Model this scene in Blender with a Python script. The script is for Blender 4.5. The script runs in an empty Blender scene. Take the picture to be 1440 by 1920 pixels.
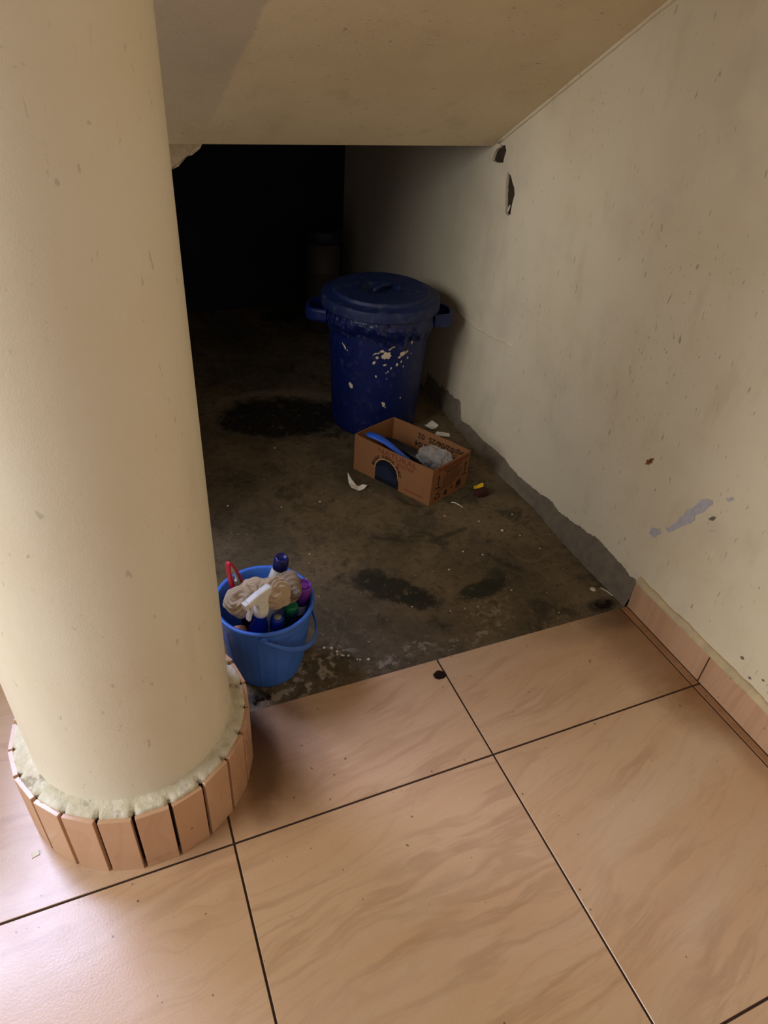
import bpy, bmesh, math, random
from math import pi, sin, cos, radians, atan2, sqrt
from mathutils import Vector, Matrix, noise as mnoise

S = bpy.context.scene
COL = S.collection
random.seed(7)

# ------------------------------------------------------------------ camera, light, exposure
cam_d = bpy.data.cameras.new('camera')
cam = bpy.data.objects.new('camera', cam_d); COL.objects.link(cam)
_r = Vector((0.92357146, -0.37767931, 0.06613704)); _u = Vector((0.17773299, 0.57453335, 0.79895082)); _w = Vector((0.33974513, 0.72613344, -0.59774868))
cam.matrix_world = Matrix(((_r.x, _u.x, -_w.x, -0.06685882), (_r.y, _u.y, -_w.y, -0.72159777), (_r.z, _u.z, -_w.z, 1.36886079), (0, 0, 0, 1)))
cam_d.sensor_fit = 'VERTICAL'; cam_d.sensor_height = 36.0; cam_d.lens = 1271.68 / 1920 * 36.0
cam_d.clip_start = 0.05; cam_d.clip_end = 100
S.camera = cam

W = bpy.data.worlds.new('sky'); S.world = W; W.use_nodes = True
_bg = W.node_tree.nodes['Background']
_bg.inputs[0].default_value = (0.84, 0.91, 1.0, 1); _bg.inputs[1].default_value = 0.28

def area(name, loc, target, size, energy, color):
    l = bpy.data.lights.new(name, 'AREA'); l.shape = 'RECTANGLE'; l.size, l.size_y = size; l.energy = energy; l.color = color
    o = bpy.data.objects.new(name, l); COL.objects.link(o); o.location = loc
    o.rotation_euler = (Vector(target) - Vector(loc)).to_track_quat('-Z', 'Y').to_euler()
    return o
area('stairwell_window', (-1.65, 2.86, 4.0), (-1.5, -1.0, 2.4), (1.3, 3.0), 350, (0.62, 0.67, 1.0))
area('daylight_opening', (-2.7, -0.2, 1.9), (0.2, -0.2, 0.8), (1.7, 1.8), 82, (1.0, 0.985, 0.96))

S.view_settings.view_transform = 'Standard'; S.view_settings.look = 'None'
S.view_settings.gamma = 1; S.view_settings.use_curve_mapping = False
S.view_settings.exposure = 0.0
try:
    S.cycles.use_denoising = True; S.cycles.max_bounces = 8
except Exception:
    pass

# ------------------------------------------------------------------ node helper
def srgb(r, g, b):
    f = lambda c: (c / 255 / 12.92) if c <= 10 else ((c / 255 + .055) / 1.055) ** 2.4
    return (f(r), f(g), f(b), 1)

class NT:
    def __init__(self, name):
        self.m = bpy.data.materials.new(name); self.m.use_nodes = True
        self.t = self.m.node_tree; self.bsdf = self.t.nodes['Principled BSDF']; self.out = self.t.nodes['Material Output']
        self._pos = None; self._obj = None
    def n(self, typ): return self.t.nodes.new(typ)
    def L(self, a, b): self.t.links.new(a, b)
    def put(self, sock, v):
        if isinstance(v, bpy.types.NodeSocket): self.L(v, sock)
        else:
            try: sock.default_value = v
            except Exception: sock.default_value = (v, v, v)
    def pos(self):
        if not self._pos: self._pos = self.n('ShaderNodeNewGeometry').outputs['Position']
        return self._pos
    def obj(self):
        if not self._obj: self._obj = self.n('ShaderNodeTexCoord').outputs['Object']
        return self._obj
    def math(self, op, a, b=None, c=None, clamp=False):
        x = self.n('ShaderNodeMath'); x.operation = op; x.use_clamp = clamp
        for i, v in enumerate((a, b, c)):
            if v is not None: self.put(x.inputs[i], v)
        return x.outputs[0]
    def vec(self, op, a, b=None):
        x = self.n('ShaderNodeVectorMath'); x.operation = op; self.put(x.inputs[0], a)
        if b is not None: self.put(x.inputs[1], b)
        return x.outputs['Value'] if op in ('LENGTH', 'DOT_PRODUCT', 'DISTANCE') else x.outputs[0]
    def mapping(self, v, loc=(0, 0, 0), rot=(0, 0, 0), scale=(1, 1, 1), typ='POINT'):
        x = self.n('ShaderNodeMapping'); x.vector_type = typ; self.put(x.inputs[0], v)
        x.inputs['Location'].default_value = loc; x.inputs['Rotation'].default_value = rot; x.inputs['Scale'].default_value = scale
        return x.outputs[0]
    def noise(self, v, scale=5, detail=4, rough=.55, dist=0, w=None):
        x = self.n('ShaderNodeTexNoise'); 
        if w is not None: x.noise_dimensions = '4D'; self.put(x.inputs['W'], w)
        self.put(x.inputs['Vector'], v); x.inputs['Scale'].default_value = scale; x.inputs['Detail'].default_value = detail
        x.inputs['Roughness'].default_value = rough; x.inputs['Distortion'].default_value = dist
        return x.outputs['Fac']
    def step(self, v, a, b, smooth=True):
        x = self.n('ShaderNodeMapRange'); x.interpolation_type = 'SMOOTHSTEP' if smooth else 'LINEAR'; x.clamp = True
        self.put(x.inputs['Value'], v); x.inputs['From Min'].default_value = min(a, b); x.inputs['From Max'].default_value = max(a, b)
        x.inputs['To Min'].default_value = 0 if a < b else 1; x.inputs['To Max'].default_value = 1 if a < b else 0
        return x.outputs[0]
    def mix(self, f, a, b, mode='MIX'):
        x = self.n('ShaderNodeMix'); x.data_type = 'RGBA'; x.blend_type = mode; x.clamp_factor = True
        self.put(x.inputs[0], f); self.put(x.inputs[6], a); self.put(x.inputs[7], b)
        return x.outputs[2]
    def ell(self, cx, cy, a, b, rot=0, soft=.3, amp=.5, nz=None, v=None):
        m = self.mapping(v if v is not None else self.pos(), (cx, cy, 0), (0, 0, rot), (a, b, 1e6), 'TEXTURE')
        d = self.vec('LENGTH', m)
        if nz is not None: d = self.math('ADD', d, self.math('MULTIPLY', self.math('SUBTRACT', nz, .5), amp * 2))
        return self.step(d, 1 + soft, 1 - soft)
    def bump(self, h, strength=.3, dist=.005):
        x = self.n('ShaderNodeBump'); x.inputs['Strength'].default_value = strength; x.inputs['Distance'].default_value = dist
        self.put(x.inputs['Height'], h); self.L(x.outputs[0], self.bsdf.inputs['Normal'])
    def done(self, color=None, rough=.6, spec=.5, metal=0, **k):
        b = self.bsdf
        if color is not None: self.put(b.inputs['Base Color'], color)
        self.put(b.inputs['Roughness'], rough); b.inputs['Specular IOR Level'].default_value = spec; b.inputs['Metallic'].default_value = metal
        for kk, v in k.items(): self.put(b.inputs[kk.replace('_', ' ')], v)
        return self.m

def plain(name, c, rough=.5, spec=.5, var=.12, scale=30, bump=0, **k):
    t = NT(name); nz = t.noise(t.obj(), scale, 4)
    d = tuple(x * (1 - var) for x in c[:3]) + (1,); e = tuple(min(1, x * (1 + var)) for x in c[:3]) + (1,)
    if bump: t.bump(t.noise(t.obj(), scale * 3, 5), bump, .002)
    return t.done(t.mix(nz, d, e), rough, spec, **k)

M = {}
def plaster(name, base, warm, grime, stretch=(1, 1, .35), marks=1.0):
    t = NT(name); p = t.pos()
    big = t.noise(p, 2.2, 5, .6); mid = t.noise(t.mapping(p, scale=stretch), 9, 6, .65)
    c = t.mix(t.step(big, .35, .68), base, warm)
    c = t.mix(t.math('MULTIPLY', t.step(mid, .5, .75), .35), c, grime)
    cl = t.step(t.noise(p, 4.5, 3), .47, .62)
    sp = t.step(t.noise(t.mapping(p, scale=(1, 1, .5), rot=(.5, .3, .2)), 115, 2, .5, .5), .665, .73)
    c = t.mix(t.math('MULTIPLY', t.math('MULTIPLY', sp, cl), .45 * marks), c, srgb(96, 80, 58))
    sc = t.step(t.noise(t.mapping(p, scale=(1, 3.2, .6), rot=(.7, .2, .1)), 46, 2, .5, .2), .705, .745)
    c = t.mix(t.math('MULTIPLY', sc, .5 * marks), c, srgb(84, 70, 52))
    fine = t.noise(p, 420, 3, .7)
    t.bump(t.math('ADD', t.math('MULTIPLY', t.noise(p, 60, 6, .7), .6), t.math('MULTIPLY', fine, .35)), .25, .003)
    return t, c
t, c = plaster('cream_wall_paint', srgb(230, 218, 191), srgb(221, 206, 175), srgb(190, 174, 142))
# greyer bare plaster plus painted-in shade towards the space under the landing, ragged edge
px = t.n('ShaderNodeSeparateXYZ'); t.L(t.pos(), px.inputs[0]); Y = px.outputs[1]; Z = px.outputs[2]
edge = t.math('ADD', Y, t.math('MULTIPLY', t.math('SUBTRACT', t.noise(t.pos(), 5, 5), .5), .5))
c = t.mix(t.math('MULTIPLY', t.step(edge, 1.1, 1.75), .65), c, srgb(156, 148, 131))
lil = t.step(t.noise(t.pos(), 3.1, 4), .55, .7); c = t.mix(t.math('MULTIPLY', lil, .25), c, srgb(196, 182, 170))
# rust spot and faint smudges
m = t.mapping(t.pos(), (0, .412, .434), (radians(35), 0, 0), (1e6, .008, .018), 'TEXTURE')
rs = t.step(t.math('ADD', t.vec('LENGTH', m), t.math('MULTIPLY', t.math('SUBTRACT', t.noise(t.pos(), 160, 3), .5), 2.2)), 1.0, .6)
c = t.mix(rs, c, srgb(120, 66, 34))
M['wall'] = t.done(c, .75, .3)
t, c = plaster('cream_column_paint', srgb(228, 222, 203), srgb(224, 214, 190), srgb(206, 196, 172), (1, 1, .12), .5)
M['column'] = t.done(c, .5, .4)
t, c = plaster('cream_soffit_paint', srgb(224, 209, 174), srgb(214, 197, 161), srgb(188, 170, 136))
px = t.n('ShaderNodeSeparateXYZ'); t.L(t.pos(), px.inputs[0]); X = px.outputs[0]; Y = px.outputs[1]
ln = t.math('ADD', X, t.math('MULTIPLY', t.math('SUBTRACT', Y, .879), .1)); ln = t.math('ADD', ln, t.math('MULTIPLY', t.math('SUBTRACT', t.noise(t.pos(), 14, 3), .5), .03))
left_tone = t.math('MULTIPLY', t.step(ln, .352, .338), t.step(Y, 1.5, 1.0)); c = t.mix(t.math('MULTIPLY', left_tone, .55), c, srgb(180, 168, 156))  # lilac-grey tone left of a slanting line, fading towards the lower edge
M['soffit'] = t.done(c, .75, .3)
t = NT('cream_mortar'); n1 = t.noise(t.pos(), 30, 6, .7); n2 = t.noise(t.pos(), 9, 4)
c = t.mix(t.step(n1, .35, .65), srgb(204, 195, 168), srgb(226, 220, 202)); c = t.mix(t.math('MULTIPLY', t.step(t.math('ADD', n1, n2), 1.06, 1.22), .7), c, srgb(128, 108, 80))
t.bump(t.noise(t.pos(), 120, 5, .7), .7, .003); M['mortar'] = t.done(c, .85, .2)
M['smear'] = plain('cream_brown_smear', srgb(196, 176, 140), .85, .2, .28, 34, .6)
M['rough_concrete'] = plain('rough_grey_concrete', srgb(118, 107, 93), .9, .2, .45, 30, 1.0)
M['broken_plaster'] = plain('broken_plaster', srgb(150, 132, 104), .9, .2, .35, 40, 1.0)
M['lilac_plaster'] = plain('pale_lilac_plaster', srgb(190, 186, 192), .9, .2, .2, 90, .8)
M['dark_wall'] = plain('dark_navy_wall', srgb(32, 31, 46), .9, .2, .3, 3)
M['dark_concrete'] = plain('unpainted_darkened_concrete', srgb(74, 70, 64), .95, .1, .3, 9, .6)  # bare concrete, darkened so less light bounces under the landing
M['cavity'] = plain('dark_cavity', srgb(66, 56, 46), .95, .1, .4, 60, 1.0)

# floor tiles: peach sandstone print
def tile_mat(name, a, b, vein, pale, grime=True):
    t = NT(name); rnd = t.n('ShaderNodeObjectInfo').outputs['Random']
    vr = t.n('ShaderNodeVectorRotate'); vr.rotation_type = 'Z_AXIS'; t.L(t.obj(), vr.inputs['Vector'])
    t.L(t.math('ADD', t.math('MULTIPLY', rnd, .5), -.42), vr.inputs['Angle'])
    v = vr.outputs[0]; w = t.math('MULTIPLY', rnd, 37.0)
    sx = t.n('ShaderNodeSeparateXYZ'); t.L(v, sx.inputs[0]); wp = t.noise(t.mapping(v, scale=(1, 2.2, 1)), 2.2, 3, .5, 0, w)
    yv = t.math('ADD', sx.outputs[1], t.math('MULTIPLY', t.math('SUBTRACT', wp, .5), .17))
    cb = t.n('ShaderNodeCombineXYZ'); t.L(t.math('MULTIPLY', sx.outputs[0], .55), cb.inputs[0]); t.L(t.math('MULTIPLY', yv, 4.5), cb.inputs[1]); vv = cb.outputs[0]
    band = t.noise(vv, 2.0, 8, .6, 0, w)
    c = t.mix(t.math('MULTIPLY', t.step(band, .3, .7), .8), a, b)
    ridge = t.math('ABSOLUTE', t.math('SUBTRACT', t.noise(vv, 2.6, 6, .55, 0, t.math('ADD', w, 3.0)), .5))
    vm = t.math('MULTIPLY', t.step(ridge, .05, .0), t.step(t.noise(v, 3.2, 2, w=w), .40, .66))
    c = t.mix(t.math('MULTIPLY', vm, .4), c, vein)
    ridge2 = t.math('ABSOLUTE', t.math('SUBTRACT', t.noise(vv, 5.5, 4, .5, 0, t.math('ADD', w, 8.0)), .5))
    c = t.mix(t.math('MULTIPLY', t.step(ridge2, .03, .0), .16), c, vein)
    pl = t.noise(t.mapping(v, scale=(1, 4, 1)), 1.4, 3, w=t.math('ADD', w, 9.0))
    c = t.mix(t.math('MULTIPLY', t.step(pl, .48, .72), .5), c, pale)
    gr = t.noise(t.obj(), 260, 3, .7); c = t.mix(t.math('MULTIPLY', t.step(gr, .45, .8), .16), c, vein)
    spk = t.step(t.noise(t.pos(), 60, 1), .755, .78); c = t.mix(t.math('MULTIPLY', spk, .7), c, srgb(70, 50, 38))
    if grime:   # ingrained dirt where mops do not reach
        nz = t.noise(t.pos(), 6, 6, .65)
        for (cx, cy, ea, eb, ro, amt, amp, col) in ((.11, .21, .10, .18, .15, .62, .5, srgb(104, 68, 38)), (.085, .25, .05, .12, .1, .85, .5, srgb(62, 42, 26)), (.09, .14, .035, .10, -.2, .7, .5, srgb(96, 60, 24)),
                (1.18, .15, .12, .17, .1, .62, .6, srgb(118, 78, 36)), (1.18, .28, .10, .045, 0, .7, .6, srgb(84, 56, 32)), (1.19, -.06, .10, .10, 0, .6, .6, srgb(132, 86, 38)), (1.1, .27, .2, .05, 0, .35, .6, srgb(120, 86, 54)),
                (1.21, -.35, .05, .4, 0, .35, .7, srgb(120, 80, 40)), (-.02, .07, .1, .05, .7, .35, .6, srgb(120, 78, 42))):
            c = t.mix(t.math('MULTIPLY', t.ell(cx, cy, ea, eb, ro, .55, amp, nz), amt), c, col)
    t.bump(t.noise(t.obj(), 220, 4, .6), .08, .002)
    return t.done(c, t.math('ADD', .2, t.math('MULTIPLY', t.noise(t.pos(), 9, 5), .12)), .8)
M['tile'] = tile_mat('peach_sandstone_tile', srgb(202, 168, 133), srgb(194, 154, 117), srgb(156, 118, 88), srgb(206, 180, 154))
M['tile_strip'] = tile_mat('brown_tile_strip', srgb(166, 122, 84), srgb(150, 108, 72), srgb(100, 70, 46), srgb(150, 116, 86), False)
M['skirting_tile'] = tile_mat('peach_skirting_tile', srgb(206, 166, 132), srgb(196, 152, 118), srgb(164, 122, 94), srgb(206, 176, 148), False)
M['grout'] = plain('dark_grout', srgb(58, 42, 34), .9, .2, .3, 40)

# bare concrete floor, stained
t = NT('stained_concrete_floor'); p = t.pos()
n1 = t.noise(p, 3.0, 8, .62, .4); n2 = t.noise(p, 14, 8, .65, .6); n3 = t.noise(p, 55, 5, .7)
c = t.mix(t.step(n1, .33, .66), srgb(80, 71, 52), srgb(114, 98, 75))
c = t.mix(t.math('MULTIPLY', t.step(n2, .5, .7), .5), c, srgb(66, 57, 44))
c = t.mix(t.math('MULTIPLY', t.step(n2, .46, .3), .4), c, srgb(122, 106, 86))
blot = t.noise(p, 7, 6, .7, .8); c = t.mix(t.math('MULTIPLY', t.step(blot, .53, .66), .7), c, srgb(48, 43, 31))
en = t.math('ADD', t.math('MULTIPLY', t.noise(p, 13, 4, .6), .6), t.math('MULTIPLY', t.noise(p, 42, 5, .7), .4))
for (cx, cy, a, b, ro, soft, amp, amt, col) in (
        (.60, .58, .10, .045, -.75, .15, .5, .92, srgb(36, 36, 27)), (.65, .525, .06, .03, -.6, .2, .7, .7, srgb(40, 40, 30)), (.545, .645, .05, .04, 0, .2, .5, .8, srgb(40, 40, 30)),
        (.85, .50, .082, .03, .1, .15, .5, .9, srgb(34, 38, 27)), (.90, .52, .05, .03, .8, .2, .5, .7, srgb(38, 40, 28)),
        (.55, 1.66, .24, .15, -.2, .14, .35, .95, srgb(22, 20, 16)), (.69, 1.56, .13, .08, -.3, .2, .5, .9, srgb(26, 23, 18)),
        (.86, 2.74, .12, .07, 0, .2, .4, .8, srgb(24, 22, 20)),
        (1.16, .33, .05, .022, 0, .3, .6, .9, srgb(34, 30, 24)), (.13, .335, .035, .018, .2, .3, .6, .85, srgb(38, 34, 28)), (.88, .77, .06, .012, .2, .3, .8, .7, srgb(48, 42, 32)), (.98, .58, .012, .05, .6, .4, .9, .6, srgb(46, 40, 30))):
    c = t.mix(t.math('MULTIPLY', t.ell(cx, cy, a * 1.1, b * 1.15, ro, soft * 1.3, amp * 2.3, en), amt), c, col)
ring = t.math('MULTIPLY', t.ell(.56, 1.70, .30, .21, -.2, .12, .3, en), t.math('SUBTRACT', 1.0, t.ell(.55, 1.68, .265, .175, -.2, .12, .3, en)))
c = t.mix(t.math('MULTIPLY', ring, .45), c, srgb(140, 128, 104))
for (cx, cy, rr) in ((.305, .50, .085), (1.08, .62, .06)):   # faint rings left by buckets
    rg = t.math('SUBTRACT', t.ell(cx, cy, rr, rr, 0, .08, .06, en), t.ell(cx, cy, rr * .86, rr * .86, 0, .08, .06, en))
    c = t.mix(t.math('MULTIPLY', t.math('MULTIPLY', rg, .4), t.step(en, .42, .6)), c, srgb(140, 120, 92))
lim = t.step(t.noise(p, 38, 3, .6), .5, .62)
for (cx, cy, a, b, amt) in ((.26, .355, .1, .05, .8), (.33, .40, .07, .035, .65), (.58, .36, .05, .025, .6), (.75, .345, .12, .02, .5), (.48, .335, .06, .02, .5), (.82, .42, .09, .035, .35), (.2, .325, .08, .02, .4)):
    c = t.mix(t.math('MULTIPLY', t.math('MULTIPLY', t.ell(cx, cy, a, b, .15, .5, .6, en), lim), amt), c, srgb(168, 156, 138))
c = t.mix(t.math('MULTIPLY', t.step(n3, .60, .72), .55), c, srgb(136, 120, 96))
c = t.mix(t.math('MULTIPLY', t.step(n3, .44, .34), .6), c, srgb(56, 49, 37))
n4 = t.noise(p, 26, 6, .75, .5); c = t.mix(t.math('MULTIPLY', t.step(n4, .54, .64), .4), c, srgb(50, 44, 33)); c = t.mix(t.math('MULTIPLY', t.step(n4, .44, .36), .3), c, srgb(132, 114, 88))
c = t.mix(t.step(t.noise(p, 130, 1), .765, .79), c, srgb(190, 176, 146))
rad = t.math('SUBTRACT', 1.0, t.math('MULTIPLY', t.step(n1, .4, .6), .2))
t.bump(t.math('ADD', n2, t.math('MULTIPLY', n3, .5)), .35, .006)
M['floor'] = t.done(c, t.math('MULTIPLY', rad, .8), .3)

# plastics etc.
def plastic(name, c, rough=.4, dust=.0, **k):
    t = NT(name); nz = t.noise(t.obj(), 16, 6, .65)
    d = tuple(x * .82 for x in c[:3]) + (1,)
    cc = t.mix(t.step(nz, .35, .65), d, c)
    if dust: cc = t.mix(t.math('MULTIPLY', t.step(t.noise(t.obj(), 34, 5, .7), .52, .7), dust), cc, srgb(150, 150, 140))
    return t.done(cc, t.math('ADD', rough, t.math('MULTIPLY', nz, .12)), .45, **k)
M['bucket'] = plastic('blue_bucket_plastic', srgb(62, 116, 214), .36, .05)
M['bin'] = plastic('blue_bin_plastic', srgb(6, 26, 88), .4, .08)
M['lid'] = plastic('dusty_blue_lid_plastic', srgb(14, 32, 78), .5, .12)
M['bag'] = plastic('blue_bag_film', srgb(8, 26, 80), .3, .1)
M['splash'] = plain('dried_cream_paint', srgb(214, 200, 174), .8, .2, .2, 120, .5)
M['dark_metal'] = plain('dark_can', srgb(60, 52, 46), .6, .4, .3, 20)
M['dark_lid'] = plain('dark_can_lid', srgb(18, 19, 32), .6, .4, .2, 20)
M['board'] = plain('brown_corrugated_board', srgb(140, 96, 62), .85, .2, .1, 26, .15)
M['board_in'] = plain('brown_board_inside', srgb(132, 92, 60), .88, .2, .1, 26, .15)
M['ink'] = plain('black_print', srgb(46, 32, 24), .8, .2, .2, 90)
M['red_ink'] = plain('faded_red_print', srgb(116, 62, 42), .85, .2, .2, 60)
M['navy_ink'] = plain('navy_print', srgb(17, 20, 32), .8, .2, .2, 60)
M['navy_light'] = plain('navy_light_print', srgb(27, 36, 56), .8, .2, .2, 60)
M['pale_ink'] = plain('bare_board_line', srgb(196, 148, 110), .85, .2, .1, 40)
M['white_plastic'] = plastic('white_plastic', srgb(226, 224, 212), .4)
M['spray_blue'] = plastic('deep_blue_bottle', srgb(18, 38, 150), .25)
M['navy_cap'] = plastic('navy_cap', srgb(16, 24, 92), .3)
M['purple'] = plastic('purple_cap', srgb(118, 48, 150), .3)
M['green'] = plastic('green_cap', srgb(24, 122, 78), .35)
M['cap_blue'] = plastic('bright_blue_cap', srgb(26, 66, 190), .3)
M['red'] = plastic('red_plastic', srgb(196, 24, 52), .3)
M['grey_grip'] = plastic('pale_grey_rubber', srgb(176, 172, 164), .5)
M['teal_bottle'] = plastic('dark_green_bottle', srgb(22, 56, 60), .25)
M['dark_label'] = plain('dark_red_label', srgb(96, 52, 52), .6)
t = NT('clear_bottle_plastic'); M['clear'] = t.done((.75, .82, .9, 1), .08, .5, Transmission_Weight=.85, IOR=1.4)
t = NT('crinkled_clear_film'); t.bump(t.noise(t.obj(), 70, 6, .75, .8), 1.0, .006)
M['film'] = t.done((.86, .87, .86, 1), .12, .9, Alpha=.24)
t = NT('beige_cloth'); nz = t.noise(t.obj(), 40, 5, .6); wv = t.noise(t.obj(), 600, 2)
t.bump(wv, .2, .001); M['cloth'] = t.done(t.mix(nz, srgb(172, 150, 120), srgb(198, 178, 148)), .95, .15, Sheen_Weight=.2)
M['sponge'] = plain('peach_sponge', srgb(204, 142, 108), .9, .2, .25, 60, .6)
M['dustpan'] = plastic('bright_blue_dustpan', srgb(44, 100, 228), .35)
M['black_plastic'] = plastic('black_plastic', srgb(24, 26, 34), .4)
M['paper'] = plain('white_paper', srgb(232, 228, 216), .9, .2, .06, 50, .2)
M['yellow'] = plain('yellow_wrapper', srgb(232, 196, 30), .5, .4, .15, 80)
M['brown'] = plain('dark_brown_lump', srgb(66, 40, 34), .9, .2, .3, 70, .8)
M['black'] = plain('black_dirt', srgb(40, 28, 22), .95, .1, .3, 120, .8)
M['straw'] = plain('pale_straw', srgb(214, 206, 182), .8, .2, .1, 80)
M['pebble'] = plain('pale_crumb', srgb(214, 204, 180), .9, .2, .15, 90, .4)

# ------------------------------------------------------------------ mesh helpers
ZF = -0.003            # top of the bare concrete
def link(name, bm, mat, parent=None, loc=None, smooth=False, bevel=0, seg=2):
    me = bpy.data.meshes.new(name)
    bmesh.ops.recalc_face_normals(bm, faces=bm.faces[:])
    bm.to_mesh(me); bm.free()
    for q in (mat if isinstance(mat, (list, tuple)) else [mat]): me.materials.append(q)
    if smooth:
        for f in me.polygons: f.use_smooth = True
    o = bpy.data.objects.new(name, me); COL.objects.link(o)
    if parent: o.parent = parent
    if loc is not None: o.location = loc
    if bevel:
        b = o.modifiers.new('bevel', 'BEVEL'); b.width = bevel; b.segments = seg; b.limit_method = 'ANGLE'; b.angle_limit = radians(40)
    return o
def BM(): return bmesh.new()
def box(bm, x0, x1, y0, y1, z0, z1, mi=0):
    v = [bm.verts.new(q) for q in ((x0, y0, z0), (x1, y0, z0), (x1, y1, z0), (x0, y1, z0), (x0, y0, z1), (x1, y0, z1), (x1, y1, z1), (x0, y1, z1))]
    for f in ((0, 3, 2, 1), (4, 5, 6, 7), (0, 1, 5, 4), (1, 2, 6, 5), (2, 3, 7, 6), (3, 0, 4, 7)):
        bm.faces.new([v[i] for i in f]).material_index = mi
    return bm
def lathe(bm, prof, seg=48, c=(0, 0), ax=None, closed=False, wob=None):
    """prof: list of (r, z); ax: 4x4 matrix applied afterwards"""
    rings = []; new = []
    for (r, z) in prof:
        if r < 1e-6:
            v = bm.verts.new((c[0], c[1], z)); rings.append([v]); new.append(v)
        else:
            rg = []
            for i in range(seg):
                a = 2 * pi * i / seg; rr = r + (wob(a, z) if wob else 0)
                v = bm.verts.new((c[0] + rr * cos(a), c[1] + rr * sin(a), z)); rg.append(v); new.append(v)
            rings.append(rg)
    pr = list(zip(rings, rings[1:])) + ([(rings[-1], rings[0])] if closed else [])
    for A, B in pr:
        if len(A) == 1 and len(B) == 1: continue
        for i in range(seg):
            j = (i + 1) % seg
            if len(A) == 1: bm.faces.new((A[0], B[j], B[i]))
            elif len(B) == 1: bm.faces.new((A[i], A[j], B[0]))
            else: bm.faces.new((A[i], A[j], B[j], B[i]))
    if ax is not None: bmesh.ops.transform(bm, matrix=ax, verts=new)
    return bm
def tube(bm, pts, r, seg=8, flat=1.0, up=(0, 0, 1), cap=True):
    """sweep an ellipse (r across, r*flat along 'up') along pts"""
    pts = [Vector(q) for q in pts]; rings = []
    for i, q in enumerate(pts):
        d = (pts[min(i + 1, len(pts) - 1)] - pts[max(i - 1, 0)]).normalized()
        u = Vector(up); s = d.cross(u)
        if s.length < 1e-4: s = d.cross(Vector((1, 0, 0)))
        s.normalize(); u = s.cross(d).normalized()
        rr = r[i] if isinstance(r, (list, tuple)) else r
        rings.append([bm.verts.new(q + s * rr * cos(2 * pi * k / seg) + u * rr * flat * sin(2 * pi * k / seg)) for k in range(seg)])
    for A, B in zip(rings, rings[1:]):
        for k in range(seg): bm.faces.new((A[k], A[(k + 1) % seg], B[(k + 1) % seg], B[k]))
    if cap: bm.faces.new(rings[0][::-1]); bm.faces.new(rings[-1])
    return bm
def poly_fill(outline, holes=()):
    """2D polygon with holes -> bmesh in xy"""
    bm = BM(); ed = []
    for ring in [outline] + list(holes):
        vs = [bm.verts.new((x, y, 0)) for x, y in ring]
        ed += [bm.edges.new((vs[i], vs[(i + 1) % len(vs)])) for i in range(len(vs))]
    bmesh.ops.triangle_fill(bm, use_beauty=True, edges=ed)
    return bm
def extrude(bm, d):
    g = bmesh.ops.extrude_face_region(bm, geom=bm.faces[:])
    bmesh.ops.translate(bm, vec=d, verts=[e for e in g['geom'] if isinstance(e, bmesh.types.BMVert)])
    return bm
def xf(bm, mat): bmesh.ops.transform(bm, matrix=mat, verts=bm.verts[:]); return bm
def frame(o, x, y, z):
    x, y, z = Vector(x), Vector(y), Vector(z)
    return Matrix(((x.x, y.x, z.x, o[0]), (x.y, y.y, z.y, o[1]), (x.z, y.z, z.z, o[2]), (0, 0, 0, 1)))
def jag(pts, amp, step, seed=0):
    """break a polyline into short ragged steps"""
    rn = random.Random(seed); out = []
    for a, b in zip(pts, pts[1:]):
        L = sqrt((b[0] - a[0]) ** 2 + (b[1] - a[1]) ** 2); n = max(1, int(L / step))
        for i in range(n):
            f = i / n; j = 0 if i == 0 else 1
            out.append((a[0] + (b[0] - a[0]) * f + j * rn.uniform(-amp, amp), a[1] + (b[1] - a[1]) * f + j * rn.uniform(-amp, amp)))
    out.append(pts[-1]); return out
def ruffle(bm, amp, scale, seed=0, axis=None):
    off = Vector((seed * 3.1, seed * 1.7, seed * 2.3)); bm.normal_update()
    for v in bm.verts:
        d = mnoise.noise(v.co * scale + off) * amp + mnoise.noise(v.co * scale * 2.7 + off) * amp * .45
        v.co += (v.normal if axis is None else Vector(axis)) * d
def empty(name, loc, label, cat, group=None):
    o = bpy.data.objects.new(name, None); COL.objects.link(o); o.location = loc; o.empty_display_size = .05
    o['label'] = label; o['category'] = cat
    if group: o['group'] = group
    return o
def tag(o, label, cat, group=None):
    o['label'] = label; o['category'] = cat
    if group: o['group'] = group
    return o
def setting(o, label=None):
    o['kind'] = 'structure'
    if label: o['label'] = label
    return o

# ------------------------------------------------------------------ SETTING: floor
floor = setting(link('floor', box(BM(), -6, 1.40, -4.8, 3.0, -.15, ZF), M['floor']))
tile_cache = {}
def floor_tile(x0, x1, y0, y1, name='floor_tile', mat='tile', gap=.0022):
    w, h = round(x1 - x0 - 2 * gap, 4), round(y1 - y0 - 2 * gap, 4); key = (name, w, h)
    if key not in tile_cache:
        o = link(name, box(BM(), -w / 2, w / 2, -h / 2, h / 2, -.0035, 0), M[mat], floor, bevel=.0009, seg=1); tile_cache[key] = o
    else:
        o = tile_cache[key].copy(); COL.objects.link(o)
    o.location = ((x0 + x1) / 2, (y0 + y1) / 2, random.uniform(-.0003, .0003))
    return o
for i in range(-6, 2):
    for k in range(-3, 6):
        y1 = -.6 * k; y0 = y1 - .6
        if k < 0 and i >= 0:
            if k == -1: floor_tile(.6 * i, .6 * i + .6, 0, .302)
            continue
        if k < -2 and i > -2: continue
        floor_tile(.6 * i, .6 * i + .6, y0, y1)
for k in range(-1, 6):
    y1 = min(-.6 * k, .302); floor_tile(1.2, 1.2245, -.6 * k - .6, y1, 'tile_strip', 'tile_strip', .002)
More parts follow.
